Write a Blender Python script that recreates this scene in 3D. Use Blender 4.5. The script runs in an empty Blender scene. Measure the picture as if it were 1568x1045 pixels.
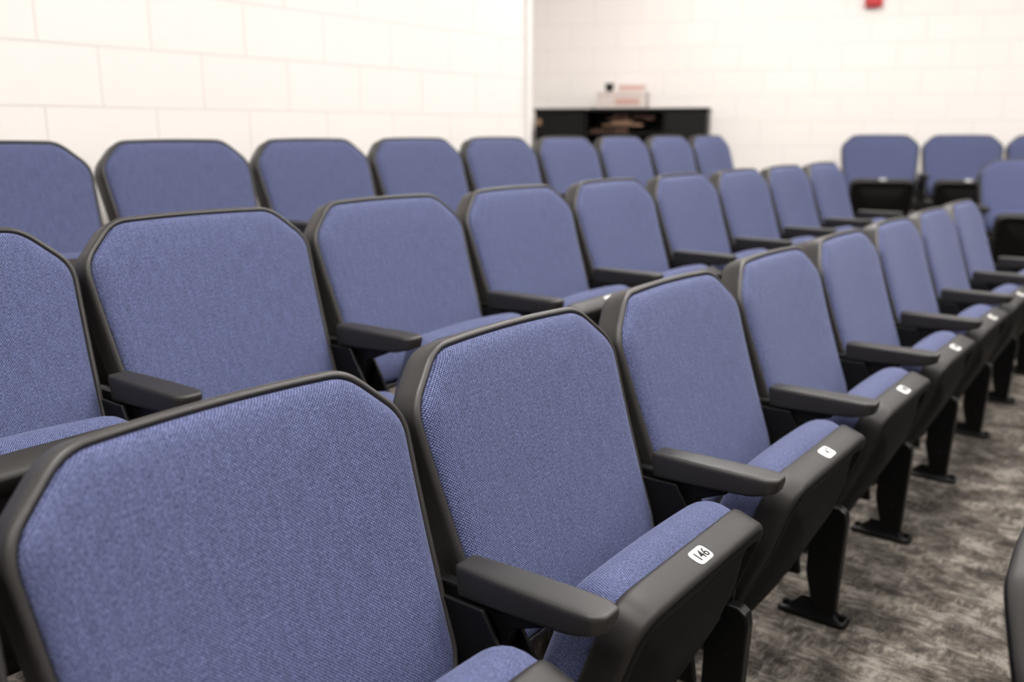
import bpy, math, random
from mathutils import Vector, Matrix
random.seed(4)
S = bpy.context.scene
S.view_settings.view_transform = 'Standard'
S.view_settings.look = 'None'
S.view_settings.exposure = 0.0
S.view_settings.gamma = 1.0

# ------------------------------------------------------------------ materials
def new_mat(name):
    m = bpy.data.materials.new(name); m.use_nodes = True
    nt = m.node_tree; b = nt.nodes['Principled BSDF']
    return m, nt, b
def N(nt, typ, **kw):
    n = nt.nodes.new(typ)
    for k, v in kw.items(): setattr(n, k, v)
    return n
def ramp(nt, stops):
    r = N(nt, 'ShaderNodeValToRGB'); cr = r.color_ramp
    while len(cr.elements) < len(stops): cr.elements.new(0.5)
    for e, (p, c) in zip(cr.elements, stops):
        e.position = p; e.color = (c[0], c[1], c[2], 1)
    return r
def math_n(nt, op, a, b=None):
    n = N(nt, 'ShaderNodeMath', operation=op)
    for i, v in enumerate((a, b)):
        if v is None: continue
        if isinstance(v, (int, float)): n.inputs[i].default_value = v
        else: nt.links.new(v, n.inputs[i])
    return n.outputs[0]

def fabric():
    m, nt, b = new_mat('blue_woven_fabric'); L = nt.links
    uv = N(nt, 'ShaderNodeUVMap')
    sep = N(nt, 'ShaderNodeSeparateXYZ'); L.new(uv.outputs[0], sep.inputs[0])
    nz = N(nt, 'ShaderNodeTexNoise'); nz.inputs['Scale'].default_value = 60; nz.inputs['Detail'].default_value = 2
    L.new(uv.outputs[0], nz.inputs['Vector'])
    wob = math_n(nt, 'MULTIPLY', nz.outputs['Fac'], 1.2)
    k = 2*math.pi/0.0048
    su = math_n(nt, 'SINE', math_n(nt, 'ADD', math_n(nt, 'MULTIPLY', sep.outputs[0], k), wob))
    sv = math_n(nt, 'SINE', math_n(nt, 'ADD', math_n(nt, 'MULTIPLY', sep.outputs[1], k), wob))
    w = math_n(nt, 'MULTIPLY', su, sv)
    w01 = math_n(nt, 'ADD', math_n(nt, 'MULTIPLY', w, 0.5), 0.5)
    # irregular thread flecks
    mp = N(nt, 'ShaderNodeMapping'); mp.inputs['Scale'].default_value = (400, 220, 1)
    L.new(uv.outputs[0], mp.inputs[0])
    fl = N(nt, 'ShaderNodeTexNoise'); fl.inputs['Scale'].default_value = 1; fl.inputs['Detail'].default_value = 3
    L.new(mp.outputs[0], fl.inputs['Vector'])
    mix = math_n(nt, 'ADD', math_n(nt, 'MULTIPLY', w01, 0.45), math_n(nt, 'MULTIPLY', fl.outputs['Fac'], 0.55))
    r = ramp(nt, [(0.26, (0.009, 0.012, 0.036)), (0.5, (0.047, 0.057, 0.130)), (0.72, (0.165, 0.187, 0.315))])
    L.new(mix, r.inputs[0])
    # long soft patches
    mp2 = N(nt, 'ShaderNodeMapping'); mp2.inputs['Scale'].default_value = (110, 24, 1)
    L.new(uv.outputs[0], mp2.inputs[0])
    n2 = N(nt, 'ShaderNodeTexNoise'); n2.inputs['Scale'].default_value = 1
    L.new(mp2.outputs[0], n2.inputs['Vector'])
    hs = N(nt, 'ShaderNodeHueSaturation')
    L.new(r.outputs[0], hs.inputs['Color'])
    L.new(math_n(nt, 'ADD', math_n(nt, 'MULTIPLY', n2.outputs['Fac'], 0.60), 0.70), hs.inputs['Value'])
    L.new(hs.outputs[0], b.inputs['Base Color'])
    b.inputs['Roughness'].default_value = 0.85
    b.inputs['Specular IOR Level'].default_value = 0.25
    b.inputs['Sheen Weight'].default_value = 0.12
    b.inputs['Sheen Roughness'].default_value = 0.4
    b.inputs['Sheen Tint'].default_value = (0.7, 0.75, 1, 1)
    bp = N(nt, 'ShaderNodeBump'); bp.inputs['Strength'].default_value = 0.6; bp.inputs['Distance'].default_value = 0.0008
    L.new(mix, bp.inputs['Height']); L.new(bp.outputs[0], b.inputs['Normal'])
    return m

def plastic(name, col, rough=0.45, grain=0.0001, spec=0.5):
    m, nt, b = new_mat(name); L = nt.links
    tc = N(nt, 'ShaderNodeTexCoord')
    nz = N(nt, 'ShaderNodeTexNoise'); nz.inputs['Scale'].default_value = 900; nz.inputs['Detail'].default_value = 2
    L.new(tc.outputs['Object'], nz.inputs['Vector'])
    bp = N(nt, 'ShaderNodeBump'); bp.inputs['Strength'].default_value = 0.35; bp.inputs['Distance'].default_value = grain
    L.new(nz.outputs['Fac'], bp.inputs['Height']); L.new(bp.outputs[0], b.inputs['Normal'])
    r = ramp(nt, [(0.3, [c*0.85 for c in col]), (0.7, [c*1.15 for c in col])])
    L.new(nz.outputs['Fac'], r.inputs[0]); L.new(r.outputs[0], b.inputs['Base Color'])
    b.inputs['Roughness'].default_value = rough
    b.inputs['Specular IOR Level'].default_value = spec
    return m

def block_wall():
    m, nt, b = new_mat('painted_concrete_block'); L = nt.links
    uv = N(nt, 'ShaderNodeUVMap')
    br = N(nt, 'ShaderNodeTexBrick'); br.offset = 0.5
    br.inputs['Scale'].default_value = 1
    br.inputs['Brick Width'].default_value = 0.4064
    br.inputs['Row Height'].default_value = 0.2032
    br.inputs['Mortar Size'].default_value = 0.0035
    br.inputs['Mortar Smooth'].default_value = 0.5
    br.inputs['Color1'].default_value = (0.785, 0.75, 0.72, 1)
    br.inputs['Color2'].default_value = (0.795, 0.76, 0.73, 1)
    br.inputs['Mortar'].default_value = (0.65, 0.615, 0.585, 1)
    L.new(uv.outputs[0], br.inputs['Vector'])
    L.new(br.outputs['Color'], b.inputs['Base Color'])
    nz = N(nt, 'ShaderNodeTexNoise'); nz.inputs['Scale'].default_value = 130; nz.inputs['Detail'].default_value = 5
    L.new(uv.outputs[0], nz.inputs['Vector'])
    h = math_n(nt, 'SUBTRACT', math_n(nt, 'MULTIPLY', nz.outputs['Fac'], 0.5), br.outputs['Fac'])
    bp = N(nt, 'ShaderNodeBump'); bp.inputs['Strength'].default_value = 0.5; bp.inputs['Distance'].default_value = 0.003
    L.new(h, bp.inputs['Height']); L.new(bp.outputs[0], b.inputs['Normal'])
    b.inputs['Roughness'].default_value = 0.5
    return m

def carpet():
    m, nt, b = new_mat('mottled_grey_carpet'); L = nt.links
    tc = N(nt, 'ShaderNodeTexCoord')
    def nse(sc, detail=3, rough=.6):
        mp = N(nt, 'ShaderNodeMapping'); mp.inputs['Scale'].default_value = sc
        L.new(tc.outputs['Object'], mp.inputs[0])
        n = N(nt, 'ShaderNodeTexNoise'); n.inputs['Scale'].default_value = 1
        n.inputs['Detail'].default_value = detail; n.inputs['Roughness'].default_value = rough
        L.new(mp.outputs[0], n.inputs['Vector']); return n.outputs['Fac']
    a = nse((22, 70, 22)); c = nse((70, 22, 22)); big = nse((8, 10, 8), 6, .7); fine = nse((240, 240, 240), 2)
    mx = N(nt, 'ShaderNodeMix'); mx.data_type = 'FLOAT'
    sw = nse((13, 13, 13), 0)
    L.new(math_n(nt, 'GREATER_THAN', sw, 0.5), mx.inputs['Factor'])
    L.new(a, mx.inputs[2]); L.new(c, mx.inputs[3])
    t = math_n(nt, 'ADD', math_n(nt, 'MULTIPLY', mx.outputs[0], 0.30), math_n(nt, 'MULTIPLY', big, 0.53))
    t = math_n(nt, 'ADD', t, math_n(nt, 'MULTIPLY', fine, 0.17))
    r = ramp(nt, [(0.42, (0.048, 0.041, 0.035)), (0.5, (0.135, 0.119, 0.103)), (0.58, (0.32, 0.29, 0.255))])
    L.new(t, r.inputs[0]); L.new(r.outputs[0], b.inputs['Base Color'])
    b.inputs['Roughness'].default_value = 0.95; b.inputs['Specular IOR Level'].default_value = 0.1
    bp = N(nt, 'ShaderNodeBump'); bp.inputs['Strength'].default_value = 0.7; bp.inputs['Distance'].default_value = 0.004
    L.new(fine, bp.inputs['Height']); L.new(bp.outputs[0], b.inputs['Normal'])
    return m

def emis(name, col, st):
    m, nt, b = new_mat(name)
    b.inputs['Base Color'].default_value = (*col, 1)
    b.inputs['Emission Color'].default_value = (*col, 1)
    b.inputs['Emission Strength'].default_value = st
    return m

M_FAB = fabric()
M_FRAME = plastic('charcoal_plastic', (0.021, 0.0190, 0.018), 0.45, 0.00012)
M_SHADED = plastic('shaded_shell_plastic', (0.0045, 0.0042, 0.0042), 0.6, 0.00012, 0.14)  # chair plastic with underside shade painted in as a darker colour
M_BAND = plastic('seat_edge_plastic', (0.016, 0.0145, 0.0138), 0.5, 0.00012, .38)
M_ARM = plastic('armrest_plastic', (0.016, 0.0145, 0.014), 0.46, 0.0002)
M_STEEL = plastic('black_powder_coat', (0.0035, 0.0035, 0.0037), 0.4, 0.00005, .25)
M_PLATE = plastic('white_number_plate', (0.72, 0.71, 0.68), 0.35, 0.00001)
M_INK = plastic('dark_ink', (0.01, 0.01, 0.01), 0.6, 0.00001, .2)
M_BOLT = plastic('zinc_bolt', (0.25, 0.25, 0.25), 0.3, 0.00001)
M_WALL = block_wall()
M_CARPET = carpet()
M_CEIL = plastic('ceiling_tile', (0.75, 0.74, 0.72), 0.9, 0.002)
M_LIGHT = emis('troffer_diffuser', (1.0, 0.965, 0.935), 38.0)
M_TRIMW = plastic('white_trim', (0.75, 0.73, 0.7), 0.4, 0.0001)
M_BLACKW = plastic('black_laminate', (0.005, 0.0045, 0.0045), 0.5, 0.0001, .2)
M_BROWN = plastic('brown_card', (0.09, 0.04, 0.025), 0.7, 0.0002)
M_TAN = plastic('tan_card', (0.25, 0.15, 0.09), 0.7, 0.0002)
M_WHITEB = plastic('white_card', (0.58, 0.51, 0.48), 0.6, 0.0002)
M_RED = plastic('red_plastic', (0.5, 0.02, 0.025), 0.35, 0.00005)
M_REDC = plastic('red_card', (0.50, 0.30, 0.26), 0.6, 0.00005)
M_LENS = plastic('clear_lens', (0.7, 0.7, 0.72), 0.1, 0.00001)

# ------------------------------------------------------------------ mesh tools
def mk_mesh(name, verts, faces, mat, uvs=None, smooth=True):
    me = bpy.data.meshes.new(name)
    me.from_pydata([tuple(v) for v in verts], [], faces)
    if uvs is not None:
        ul = me.uv_layers.new(name='UVMap')
        for lp in me.loops: ul.data[lp.index].uv = uvs[lp.vertex_index]
    if smooth:
        for p in me.polygons: p.use_smooth = True
    for mm in (mat if isinstance(mat, (list, tuple)) else [mat]): me.materials.append(mm)
    me.validate(); me.update()
    return me

def round_poly(pts, n=6):
    """pts: list of (x,y,r). fillet every vertex with a quadratic curve."""
    out = []
    L = len(pts)
    for i in range(L):
        p = Vector(pts[i][:2]); a = Vector(pts[i-1][:2]); c = Vector(pts[(i+1) % L][:2]); r = pts[i][2]
        if r <= 0: out.append(p); continue
        d1 = (a-p); d2 = (c-p)
        p1 = p + d1.normalized()*min(r, d1.length*0.48)
        p2 = p + d2.normalized()*min(r, d2.length*0.48)
        for k in range(n+1):
            t = k/n
            out.append(p1*(1-t)**2 + p*2*t*(1-t) + p2*t*t)
    res = []
    for i in range(len(out)):
        a = out[i]; b = out[(i+1) % len(out)]
        m = max(1, int((b-a).length/0.03))
        for k in range(m): res.append(a.lerp(b, k/m))
    return res

def ensure_ccw(p):
    A = sum(p[i-1].x*p[i].y - p[i].x*p[i-1].y for i in range(len(p)))
    return p if A > 0 else list(reversed(p))

def inset(p, d):
    n = len(p); out = []
    for i in range(n):
        t = (p[(i+1) % n]-p[i-1]); t.normalize()
        nn = Vector((-t.y, t.x))
        out.append(p[i]+nn*d)
    return out
def scaled(p, c, s): return [c+(q-c)*s for q in p]

def loft(loops, mapf, cap0=False, cap1=True, wrapc=None):
    V = []; F = []; UV = []
    n = len(loops[0][0])
    hm = max(h for _, h in loops)
    for pts, h in loops:
        for q in pts:
            V.append(mapf(q.x, q.y, h))
            u = q
            if wrapc is not None: u = q + (q-wrapc).normalized()*(hm-h)*0.9
            UV.append((u.x, u.y))
    for l in range(len(loops)-1):
        for i in range(n):
            j = (i+1) % n
            F.append((l*n+i, l*n+j, (l+1)*n+j, (l+1)*n+i))
    if cap0: F.append(tuple(reversed(range(n))))
    if cap1:
        k = (len(loops)-1)*n; c = sum(loops[-1][0], Vector((0, 0)))/n
        V.append(mapf(c.x, c.y, loops[-1][1])); UV.append((c.x, c.y)); ci = len(V)-1
        for i in range(n): F.append((k+i, k+(i+1) % n, ci))
    return V, F, UV

def box_geo(c, s, V, F, rot=None):
    o = len(V)
    for dz in (-.5, .5):
        for dx, dy in ((-.5, -.5), (.5, -.5), (.5, .5), (-.5, .5)):
            v = Vector((dx*s[0], dy*s[1], dz*s[2]))
            if rot: v = rot @ v
            V.append(Vector(c)+v)
    for f in ((3, 2, 1, 0), (4, 5, 6, 7), (0, 1, 5, 4), (1, 2, 6, 5), (2, 3, 7, 6), (3, 0, 4, 7)):
        F.append(tuple(o+i for i in f))
def cyl_geo(c, axis, r, h, V, F, n=16, r2=None):
    o = len(V); r2 = r if r2 is None else r2
    q = Vector((0, 0, 1)).rotation_difference(Vector(axis))
    for z, rr in ((-h/2, r), (h/2, r2)):
        for i in range(n):
            a = 2*math.pi*i/n
            V.append(Vector(c)+q @ Vector((rr*math.cos(a), rr*math.sin(a), z)))
    for i in range(n):
        j = (i+1) % n
        F.append((o+i, o+j, o+n+j, o+n+i))
    F.append(tuple(o+i for i in reversed(range(n)))); F.append(tuple(o+n+i for i in range(n)))
def prism_y(poly, y0, y1, V, F):
    o = len(V); n = len(poly)
    for y in (y0, y1):
        for x, z in poly: V.append(Vector((x, y, z)))
    for i in range(n):
        j = (i+1) % n
        F.append((o+i, o+j, o+n+j, o+n+i))
    F.append(tuple(o+i for i in reversed(range(n)))); F.append(tuple(o+n+i for i in range(n)))

def add_obj(name, data, parent=None, mat4=None, bevel=None):
    o = bpy.data.objects.new(name, data)
    S.collection.objects.link(o)
    if parent: o.parent = parent
    if mat4 is not None: o.matrix_local = mat4
    if bevel:
        md = o.modifiers.new('bevel', 'BEVEL'); md.width = bevel; md.segments = 2; md.limit_method = 'ANGLE'
    return o

# ------------------------------------------------------------------ chair parts
TOPZ = 0.85; REC = math.radians(19.5)
D = Vector((math.sin(REC), 0, -math.cos(REC))); NB = Vector((math.cos(REC), 0, math.sin(REC)))
def backmap(u, v, w):
    w2 = w + 0.20*u*u - 0.012*math.sin(min(max(v, 0)/0.5, 1)*math.pi)*0.5
    return Vector((0, u, TOPZ)) + D*v + NB*w2
def arch(p):
    return [Vector((q.x, q.y-0.008*max(0, 1-(q.x/0.22)**2)*max(0, 1-q.y/0.15))) for q in p]
outl = [(-0.202, 0.002, .034), (0.202, 0.002, .034), (0.285, 0.084, .038), (0.256, 0.50, .085), (-0.256, 0.50, .085), (-0.285, 0.084, .038)]
OUT = ensure_ccw(arch(round_poly(outl, 8)))
C = Vector((0, 0.25))
def fix(V, F, ref):
    f = F[-1]; a, b_, c = (Vector(V[f[0]]), Vector(V[f[1]]), Vector(V[f[2]]))
    if (b_-a).cross(c-a).dot(ref) < 0: return [tuple(reversed(q)) for q in F]
    return F
frame_loops = [(inset(OUT, .017), -.012), (inset(OUT, .0120), .000), (inset(OUT, .0100), .0032), (inset(OUT, .0070), .0038), (inset(OUT, .0030), .0015), (inset(OUT, .0005), -.003), (OUT, -.007),
               (OUT, -.045), (inset(OUT, .003), -.054), (inset(OUT, .012), -.060), (inset(OUT, .03), -.063),
               (scaled(inset(OUT, .03), C, .8), -.067), (scaled(inset(OUT, .03), C, .4), -.071), (scaled(inset(OUT, .03), C, .1), -.071)]
V, F, UV = loft(frame_loops, backmap); F = fix(V, F, -NB)
ME_FRAME = mk_mesh('backrest_frame', V, F, [M_FRAME, M_SHADED], UV)
for p in ME_FRAME.polygons:
    if p.index >= len(OUT)*8: p.material_index = 1  # rear shell: shade painted in with the darkened plastic
IN5 = inset(OUT, .036)
cl = [(inset(OUT, .0120), -.008), (inset(OUT, .0130), .001), (inset(OUT, .016), .006), (inset(OUT, .021), .0105), (inset(OUT, .028), .0138), (IN5, .016)]
for s, h in ((.95, .0178), (.88, .0195), (.78, .021), (.64, .0225), (.5, .023), (.35, .0235), (.2, .024), (.08, .024)):
    cl.append((scaled(IN5, C, s), h))
V, F, UV = loft(cl, backmap); F = fix(V, F, NB)
ME_BCUSH = mk_mesh('backrest_cushion', V, F, M_FAB, UV)

# seat (tipped up)
SA = math.radians(70); SL = 0.45
Sd = Vector((math.cos(SA), 0, math.sin(SA))); Td = Vector((-math.sin(SA), 0, math.cos(SA)))
PLC = Vector((0.375, 0, 0.53))
SO = PLC - Sd*(SL+.009) + Td*0.027
def seatmap(s, y, t):
    return SO + Sd*s + Td*t + Vector((0, y, 0))
so = ensure_ccw(round_poly([(0, -.195, .06), (SL, -.222, .06), (SL, .222, .06), (0, .195, .06)], 8))
SC = Vector((.22, 0))
def seatmapC(s, y, t):
    f = max(0, (s-.33)/.12)
    t2 = t*(1-.15*min(f, 1)**2) + 0.006*math.sin(min(max(s/.44, 0), 1)*math.pi)*(t > .03)
    s2 = s + .012*(1-(y/.22)**2)*min(1, max(0, (s-.3)/.12))*min(1, max(t, 0)/.03)
    return seatmap(s2, y, t2)
sc_l = [(inset(so, .002), -.004), (so, .012), (inset(so, .002), .030), (inset(so, .007), .048), (inset(so, .014), .060), (inset(so, .023), .069), (inset(so, .033), .075)]
I5 = inset(so, .033)
for s, h in ((.94, .0785), (.85, .080), (.7, .081), (.5, .082), (.3, .082), (.1, .082)): sc_l.append((scaled(I5, SC, s), h))
V, F, UV = loft(sc_l, seatmapC, wrapc=SC); F = fix(V, F, Td)
ME_SCUSH = mk_mesh('seat_cushion', V, F, M_FAB, [(b_, a_) for a_, b_ in UV])
def seatmapP(s, y, t):
    k = min(max(s/SL, 0), 1)
    t2 = t
    if t < -.02: t2 = t*(0.55+0.45*min(1, k*1.5))
    return seatmap(s, y, t2)
p_l = [(inset(so, .006), .002), (inset(so, -.002), .004), (inset(so, -.007), .001), (inset(so, -.009), -.006), (inset(so, -.009), -.044), (inset(so, -.007), -.050), (inset(so, -.001), -.055),
       (inset(so, .014), -.058), (inset(so, .020), -.057), (inset(so, .026), -.049), (inset(so, .033), -.047), (scaled(I5, SC, .93), -.050), (scaled(I5, SC, .75), -.066), (scaled(I5, SC, .5), -.076), (scaled(I5, SC, .2), -.080)]
V, F, UV = loft(p_l, seatmapP); F = fix(V, F, -Td)
ME_PAN = mk_mesh('seat_pan', V, F, [M_BAND, M_SHADED], UV)
for p in ME_PAN.polygons:
    if p.index >= len(so)*6: p.material_index = 1  # pan underside: shade painted in with the darkened plastic

# number plate
pl = ensure_ccw(round_poly([(-.023, -.0145, .010), (.023, -.0145, .010), (.023, .0145, .010), (-.023, .0145, .010)], 5))
UPp = Sd.cross(Vector((0, 1, 0)))
def platemap(a, b_, h): return PLC + Vector((0, 1, 0))*a + UPp*b_ + Sd*h
V, F, UV = loft([(pl, -.001), (pl, .0012), (inset(pl, .001), .0018)], platemap); F = fix(V, F, Sd)
ME_PLATE = mk_mesh('number_plate', V, F, M_PLATE, UV, smooth=False)
TXTM = Matrix(((0, UPp.x, Sd.x, 0), (1, UPp.y, Sd.y, 0), (0, UPp.z, Sd.z, 0), (0, 0, 0, 1)))
TXTM.translation = PLC + Sd*.0022 - UPp*0.0084

# armrest
ao = ensure_ccw(round_poly([(.142, -.022, .006), (.21, -.0275, .03), (.33, -.030, .03), (.374, -.028, .008), (.392, -.017, .006), (.392, .017, .006), (.374, .028, .008), (.33, .030, .03), (.21, .0275, .03), (.142, .022, .006)], 3))
AC = Vector((.265, 0))
def armmap(x, y, h):
    k = (x-.142)/.25
    z = .570 + h - (0.014*(1-k)*(h < -.015)) + (0.010*max(0, (k-.8)/.2)*(h < -.015))
    return Vector((x, y, z))
A4 = inset(ao, .004)
V, F, UV = loft([(scaled(A4, AC, .3), -.038), (scaled(A4, AC, .9), -.038), (scaled(A4, AC, .96), -.0372), (inset(ao, .0035), -.0345), (inset(ao, .003), -.031), (ao, -.010), (ao, -.005), (inset(ao, .0015), -.0018), (A4, -.0003), (scaled(A4, AC, .97), .0001), (scaled(A4, AC, .90), .0004), (scaled(A4, AC, .5), .0008)], armmap, cap0=True)
F = fix(V, F, Vector((0, 0, 1)))
ME_ARM = mk_mesh('armrest', V, F, M_ARM, UV)

# standard (support leg) + foot
V = []; F = []
prism_y([(.06, .530), (.31, .534), (.29, .515), (.235, .492), (.215, .44), (.215, .30), (.245, .10), (.17, .10), (.13, .25), (.08, .40)], -.011, .011, V, F)
prism_y([(.265, .24), (.292, .285), (.308, .300), (.330, .300), (.346, .288), (.350, .265), (.338, .02), (.285, .02), (.262, .12)], -.015, .015, V, F)
ME_STD = mk_mesh('support_leg', V, F, M_STEEL, smooth=False)
fo = ensure_ccw(round_poly([(.20, -.028, .02), (.370, -.031, .02), (.370, .031, .02), (.20, .028, .02)], 4))
FC = Vector((.29, 0))
V, F, UV = loft([(fo, 0), (fo, .009), (inset(fo, .004), .012), (scaled(inset(fo, .008), FC, .8), .015), (scaled(inset(fo, .010), FC, .62), .030), (scaled(inset(fo, .012), FC, .5), .042)], lambda x, y, h: Vector((x, y, h)))
F = fix(V, F, Vector((0, 0, 1)))
for x in (.215, .356): cyl_geo((x, 0, .018), (0, 0, 1), .009, .012, V, F, 6)
for x, z in ((.31, .10), (.31, .20)): cyl_geo((x, 0, z), (0, 1, 0), .006, .038, V, F, 8)
ME_FOOT = mk_mesh('foot', V, F, M_STEEL, smooth=False)
V = []; F = []
for sg in (-1, 1):
    cyl_geo((.255, sg*.248, .335), (0, 1, 0), .022, .075, V, F, 20)
    cyl_geo((.255, sg*.235, .335), (0, 1, 0), .034, .012, V, F, 20)
    prism_y([(.11, .52), (.20, .52), (.26, .42), (.31, .36), (.30, .27), (.22, .24), (.12, .28), (.09, .40)], sg*.262-.004, sg*.262+.004, V, F)
    cyl_geo((.16, sg*.268, .47), (0, 1, 0), .007, .014, V, F, 6)
    cyl_geo((.195, sg*.268, .40), (0, 1, 0), .007, .014, V, F, 6)
ME_HINGE = mk_mesh('hinge_bracket', V, F, M_STEEL, smooth=False)

PIV = Vector((.255, 0, .335))
def chair(x, y, z, rot, num, left_arm=False, drop=0.0):
    e = bpy.data.objects.new('auditorium_chair', None); S.collection.objects.link(e)
    e.empty_display_size = .2
    e.location = (x, y, z); e.rotation_euler = (0, 0, rot)
    R = Matrix.Translation(PIV) @ Matrix.Rotation(math.radians(drop), 4, 'Y') @ Matrix.Translation(-PIV)
    add_obj('backrest_frame', ME_FRAME, e); add_obj('backrest_cushion', ME_BCUSH, e)
    add_obj('seat_cushion', ME_SCUSH, e, R); add_obj('seat_pan', ME_PAN, e, R)
    add_obj('hinge_bracket', ME_HINGE, e, bevel=.002)
    if num:
        add_obj('number_plate', ME_PLATE, e, R)
        cu = bpy.data.curves.new('seat_number', 'FONT'); cu.body = str(num); cu.size = .0235; cu.align_x = 'CENTER'
        cu.extrude = .0002; cu.offset = .0003; cu.resolution_u = 6; cu.materials.append(M_INK)
        add_obj('seat_number', cu, e, R @ TXTM)
    for sg in ((1, -1) if left_arm else (1,)):
        mt = Matrix.Translation((0, sg*.29, 0))
        add_obj('armrest', ME_ARM, e, mt); add_obj('support_leg', ME_STD, e, mt, bevel=.004); add_obj('foot', ME_FOOT, e, mt, bevel=.0015)
    return e
P = 0.58
RISE = .145
for k in range(0, 9): chair(-.927, .05+P*k, 0, 0, 144+k, k == 0)
for k in range(-4, 7): chair(-1.78, 1.765+P*k, RISE, 0, 124+k if k != -2 else None, k == -4, 42 if k == -1 else 0)
for k in range(-3, 9): chair(-2.82, 1.221+.59*k, 2*RISE, 0, 105+k if k != 0 else None, k == -3)
for k in range(0, 6): chair(-.077, 1.25+P*k, -RISE, 0, 166+k, k == 0)
W = Vector((.927, .375)); nF = Vector((.375, -.927)); RR = math.atan2(-.927, .375)
for k in range(0, 6):
    q = Vector((-2.086, 7.45))+W*P*k; chair(q.x, q.y, 2*RISE, RR, 114+k, k == 0)
for k in range(0, 5):
    q = Vector((-.956, 6.68))+W*P*k; chair(q.x, q.y, RISE, RR, 131+k, k == 0)
for k in range(0, 4):
    q = Vector((-.10, 5.90))+W*P*k; chair(q.x, q.y, 0, RR, 153+k, k == 0)

# ------------------------------------------------------------------ room
XL, XR2, Y0, YC, XJ = -3.1, 7.0, -4.0, 4.25, -4.9
def yfar(x): return (8.1+.375*x)/.927
CEIL = 3.5
per = [(XR2, Y0), (XR2, yfar(XR2)), (XJ, yfar(XJ)), (XJ, YC), (XL, YC), (XL, Y0)]   # ccw
def slab(polys, name, mat):
    V = []; F = []
    for poly, z0, z1 in polys:
        o = len(V); n = len(poly)
        for z in (z0, z1):
            for x, y in poly: V.append((x, y, z))
        F.append(tuple(o+i for i in reversed(range(n)))); F.append(tuple(o+n+i for i in range(n)))
        for i in range(n):
            j = (i+1) % n; F.append((o+i, o+j, o+n+j, o+n+i))
    return add_obj(name, mk_mesh(name, V, F, mat, smooth=False))
def tier(e):
    yb = 6.49-.6695*(e+1.79); t = (XR2-e)/.927
    return [(e, Y0), (e, yb), (XR2, yb+t*.375), (XR2, yfar(XR2)), (XJ, yfar(XJ)), (XJ, YC), (XL, YC), (XL, Y0)]
slab([(per, -.30, -RISE), (tier(-.20), -RISE, 0), (tier(-1.02), 0, RISE), (tier(-2.02), RISE, 2*RISE)], 'floor', M_CARPET)
slab([(per, CEIL, CEIL+.1)], 'ceiling', M_CEIL)
def wall(name, a, b_, mat=M_WALL, z0=-.30, z1=CEIL, th=.15, off=0.0):
    a = Vector(a); b_ = Vector(b_); d = (b_-a); L = d.length; d.normalize(); o = Vector((d.y, -d.x))*th
    pts = [a, b_, b_+o, a+o]
    V = [(p.x, p.y, z0) for p in pts]+[(p.x, p.y, z1) for p in pts]
    us = [0, L, L+th, -th]
    UV = [(u+off, z0-1.25+.2032*10) for u in us]+[(u+off, z1-1.25+.2032*10) for u in us]
    F = [(0, 4, 5, 1), (1, 5, 6, 2), (2, 6, 7, 3), (3, 7, 4, 0), (0, 1, 2, 3), (4, 7, 6, 5)]
    return add_obj(name, mk_mesh(name, V, F, mat, UV, smooth=False))
wall('wall_right', per[0], per[1]); wall('wall_back', per[1], per[2], off=.1)
wall('wall_recess', per[2], per[3])
wall('wall_return', (XJ, YC), (XL-.15, YC)); wall('wall_left', (XL, YC), (XL, Y0), off=.13); wall('wall_front', per[5], per[0])
V = []; F = []
box_geo((XL+.004, YC-.02, 1.6), (.012, .05, 3.8), V, F)
add_obj('trim_1', mk_mesh('trim_1', V, F, M_TRIMW, smooth=False))

for x, y in ((-.75, -2.2), (-.75, .4), (-.75, 3.0), (-2.6, 5.4), (-.2, 5.9), (1.7, .4), (1.7, 3.0), (2.2, 6.6), (4.6, 5.6)):  # fixtures out of view; some at the far end added to brighten the far wall
        V = []; F = []
        box_geo((x, y, CEIL-.03), (.66, 1.26, .06), V, F)
        e = add_obj('ceiling_light', mk_mesh('ceiling_light', V, F, M_TRIMW, smooth=False))
        V = []; F = []; box_geo((x, y, CEIL-.064), (.60, 1.20, .006), V, F)
        d = add_obj('diffuser', mk_mesh('diffuser', V, F, M_LIGHT, smooth=False), e)

# ------------------------------------------------------------------ cabinet against the angled wall
cab = bpy.data.objects.new('storage_cabinet', None); S.collection.objects.link(cab)
p_r = Vector((-3.29, 6.92)); p_l2 = Vector((-4.605, 6.39)); cw = (p_r-p_l2).length
cab.location = (p_l2.x, p_l2.y, 2*RISE); cab.rotation_euler = (0, 0, math.atan2(.375, .927))
H = 1.353-2*RISE; Dp = .40
V = []; F = []
box_geo((cw/2, Dp/2, H-.0125), (cw+.02, Dp+.02, .025), V, F)
box_geo((cw/2, Dp/2, .03), (cw-.04, Dp-.04, .06), V, F)
for x in (.01, cw*.30, cw*.76, cw-.01): box_geo((x, Dp/2, H/2), (.02, Dp, H-.03), V, F)
box_geo((cw/2, Dp-.006, H/2), (cw, .012, H-.02), V, F)
for z in (.07, .38, .62, .86): box_geo((cw*.53, Dp/2, z), (cw*.46, Dp-.02, .018), V, F)
add_obj('carcass', mk_mesh('carcass', V, F, M_BLACKW, smooth=False), cab, bevel=.002)
V = []; F = []
box_geo((cw*.155, -.009, H/2+.01), (cw*.27, .018, H-.09), V, F); box_geo((cw*.88, -.009, H/2+.01), (cw*.22, .018, H-.09), V, F)
add_obj('doors', mk_mesh('doors', V, F, M_BLACKW, smooth=False), cab, bevel=.002)
V = []; F = []
box_geo((.035, -.020, H-.11), (.045, .004, .05), V, F)
add_obj('label', mk_mesh('label', V, F, M_TAN, smooth=False), cab)
V = []; F = []
cyl_geo((cw*.26, -.03, H*.6), (0, 0, 1), .006, .12, V, F, 10); cyl_geo((cw*.79, -.03, H*.6), (0, 0, 1), .006, .12, V, F, 10)
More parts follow.
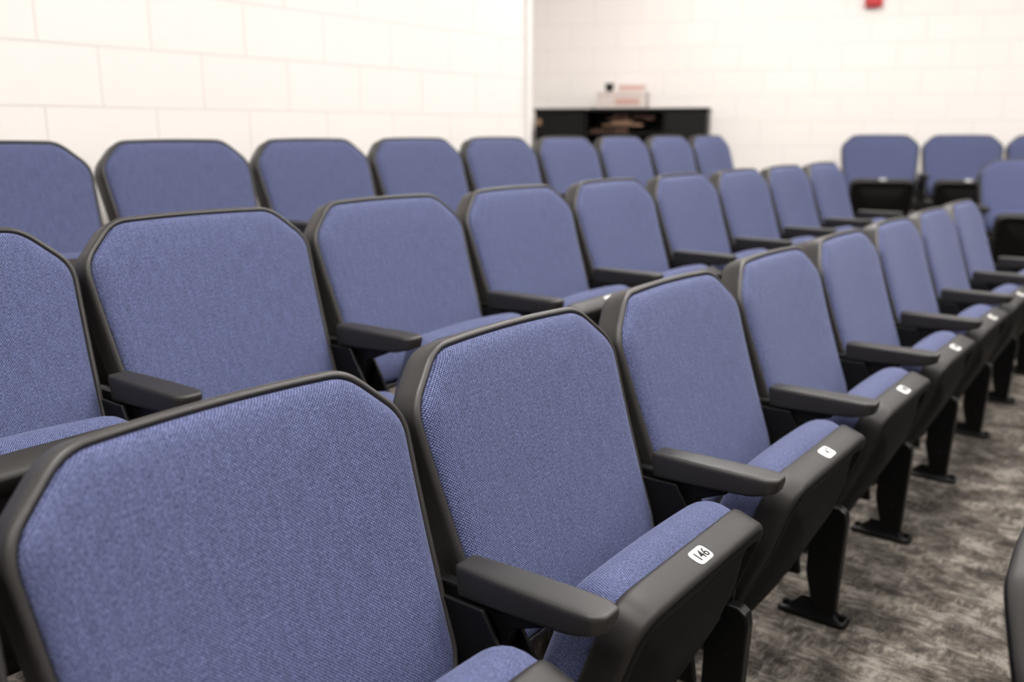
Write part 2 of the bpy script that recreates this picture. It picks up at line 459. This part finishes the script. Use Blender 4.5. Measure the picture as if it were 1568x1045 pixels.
add_obj('handles', mk_mesh('handles', V, F, M_BOLT, smooth=False), cab)
for nm, mt, sd in (('folders_brown', M_BROWN, 1), ('folders_tan', M_TAN, 2), ('folders_red', M_BROWN, 3)):
    V = []; F = []; rr = random.Random(sd)
    for zb in (.389, .629, .869):
        for i in range(6):
            x = cw*.35+rr.random()*cw*.36; h = .012+rr.random()*.03
            slot = (sd-1)*.05 + .0
            box_geo((x, .17, zb+slot+h/2+.002), (.10, .22, h), V, F)
    add_obj(nm, mk_mesh(nm, V, F, mt, smooth=False), cab)

def on_cab(x, y):
    r = cab.rotation_euler.z; return Vector((cab.location.x+math.cos(r)*x-math.sin(r)*y, cab.location.y+math.sin(r)*x+math.cos(r)*y, 1.354))
# one white carton with a stack of printed paper on its lid, and a dark mug beside the stack
e = bpy.data.objects.new('paper_carton', None); S.collection.objects.link(e)
e.location = on_cab(.71, .19); e.rotation_euler = cab.rotation_euler
V = []; F = []; box_geo((0, 0, .065), (.40, .24, .13), V, F); box_geo((0, 0, .118), (.412, .252, .03), V, F)
add_obj('carton', mk_mesh('carton', V, F, M_WHITEB, smooth=False), e, bevel=.004)
V = []; F = []; box_geo((.07, .03, .165), (.22, .14, .064), V, F)
add_obj('paper_stack', mk_mesh('paper_stack', V, F, M_WHITEB, smooth=False), e, bevel=.004)
V = []; F = []; box_geo((.05, -.122, .055), (.20, .004, .045), V, F); box_geo((.07, -.042, .165), (.20, .004, .03), V, F)
add_obj('printed_label', mk_mesh('printed_label', V, F, M_REDC, smooth=False), e)
V = []; F = []
cyl_geo((0, 0, .025), (0, 0, 1), .032, .05, V, F, 20, .036); cyl_geo((0, 0, .06), (0, 0, 1), .038, .02, V, F, 20)
c = add_obj('travel_mug', mk_mesh('travel_mug', V, F, M_STEEL, smooth=False)); q = on_cab(.595, .17); c.location = (q.x, q.y, q.z+.1335)

# fire alarm strobe on the far wall
def ray_wall(px, off=8.1):
    q = (px-784)/1394.; d = Vector((q*.7965-.605*1.027, q*.605+.7965*1.027))
    Z = -off/(d.dot(nF)); return d*Z
q = ray_wall(1322)
e = bpy.data.objects.new('fire_alarm', None); S.collection.objects.link(e); e.location = (q.x, q.y, 2.20); e.rotation_euler = (0, 0, math.atan2(.375, .927))
V = []; F = []; box_geo((0, -.025, 0), (.125, .05, .15), V, F); box_geo((0, -.055, -.02), (.09, .012, .07), V, F)
add_obj('housing', mk_mesh('housing', V, F, M_RED, smooth=False), e, bevel=.006)
V = []; F = []; box_geo((0, -.06, .045), (.06, .03, .035), V, F)
add_obj('strobe_lens', mk_mesh('strobe_lens', V, F, M_LENS, smooth=False), e, bevel=.006)

# ------------------------------------------------------------------ world & camera
wd = bpy.data.worlds.new('world'); S.world = wd; wd.use_nodes = True
wd.node_tree.nodes['Background'].inputs[0].default_value = (.9, .9, 1, 1); wd.node_tree.nodes['Background'].inputs[1].default_value = .3
cam = bpy.data.cameras.new('camera'); co = bpy.data.objects.new('camera', cam); S.collection.objects.link(co)
cam.lens = 32.0; cam.sensor_width = 36; cam.clip_start = .02
th = math.radians(13.0); ps = math.radians(37.2)
g = Vector((-math.sin(ps), math.cos(ps), 0)); f = g*math.cos(th)+Vector((0, 0, -math.sin(th)))
co.location = (0, 0, 1.17); co.rotation_euler = f.to_track_quat('-Z', 'Y').to_euler()
cam.dof.use_dof = True; cam.dof.focus_distance = 1.42; cam.dof.aperture_fstop = 2.5
S.camera = co
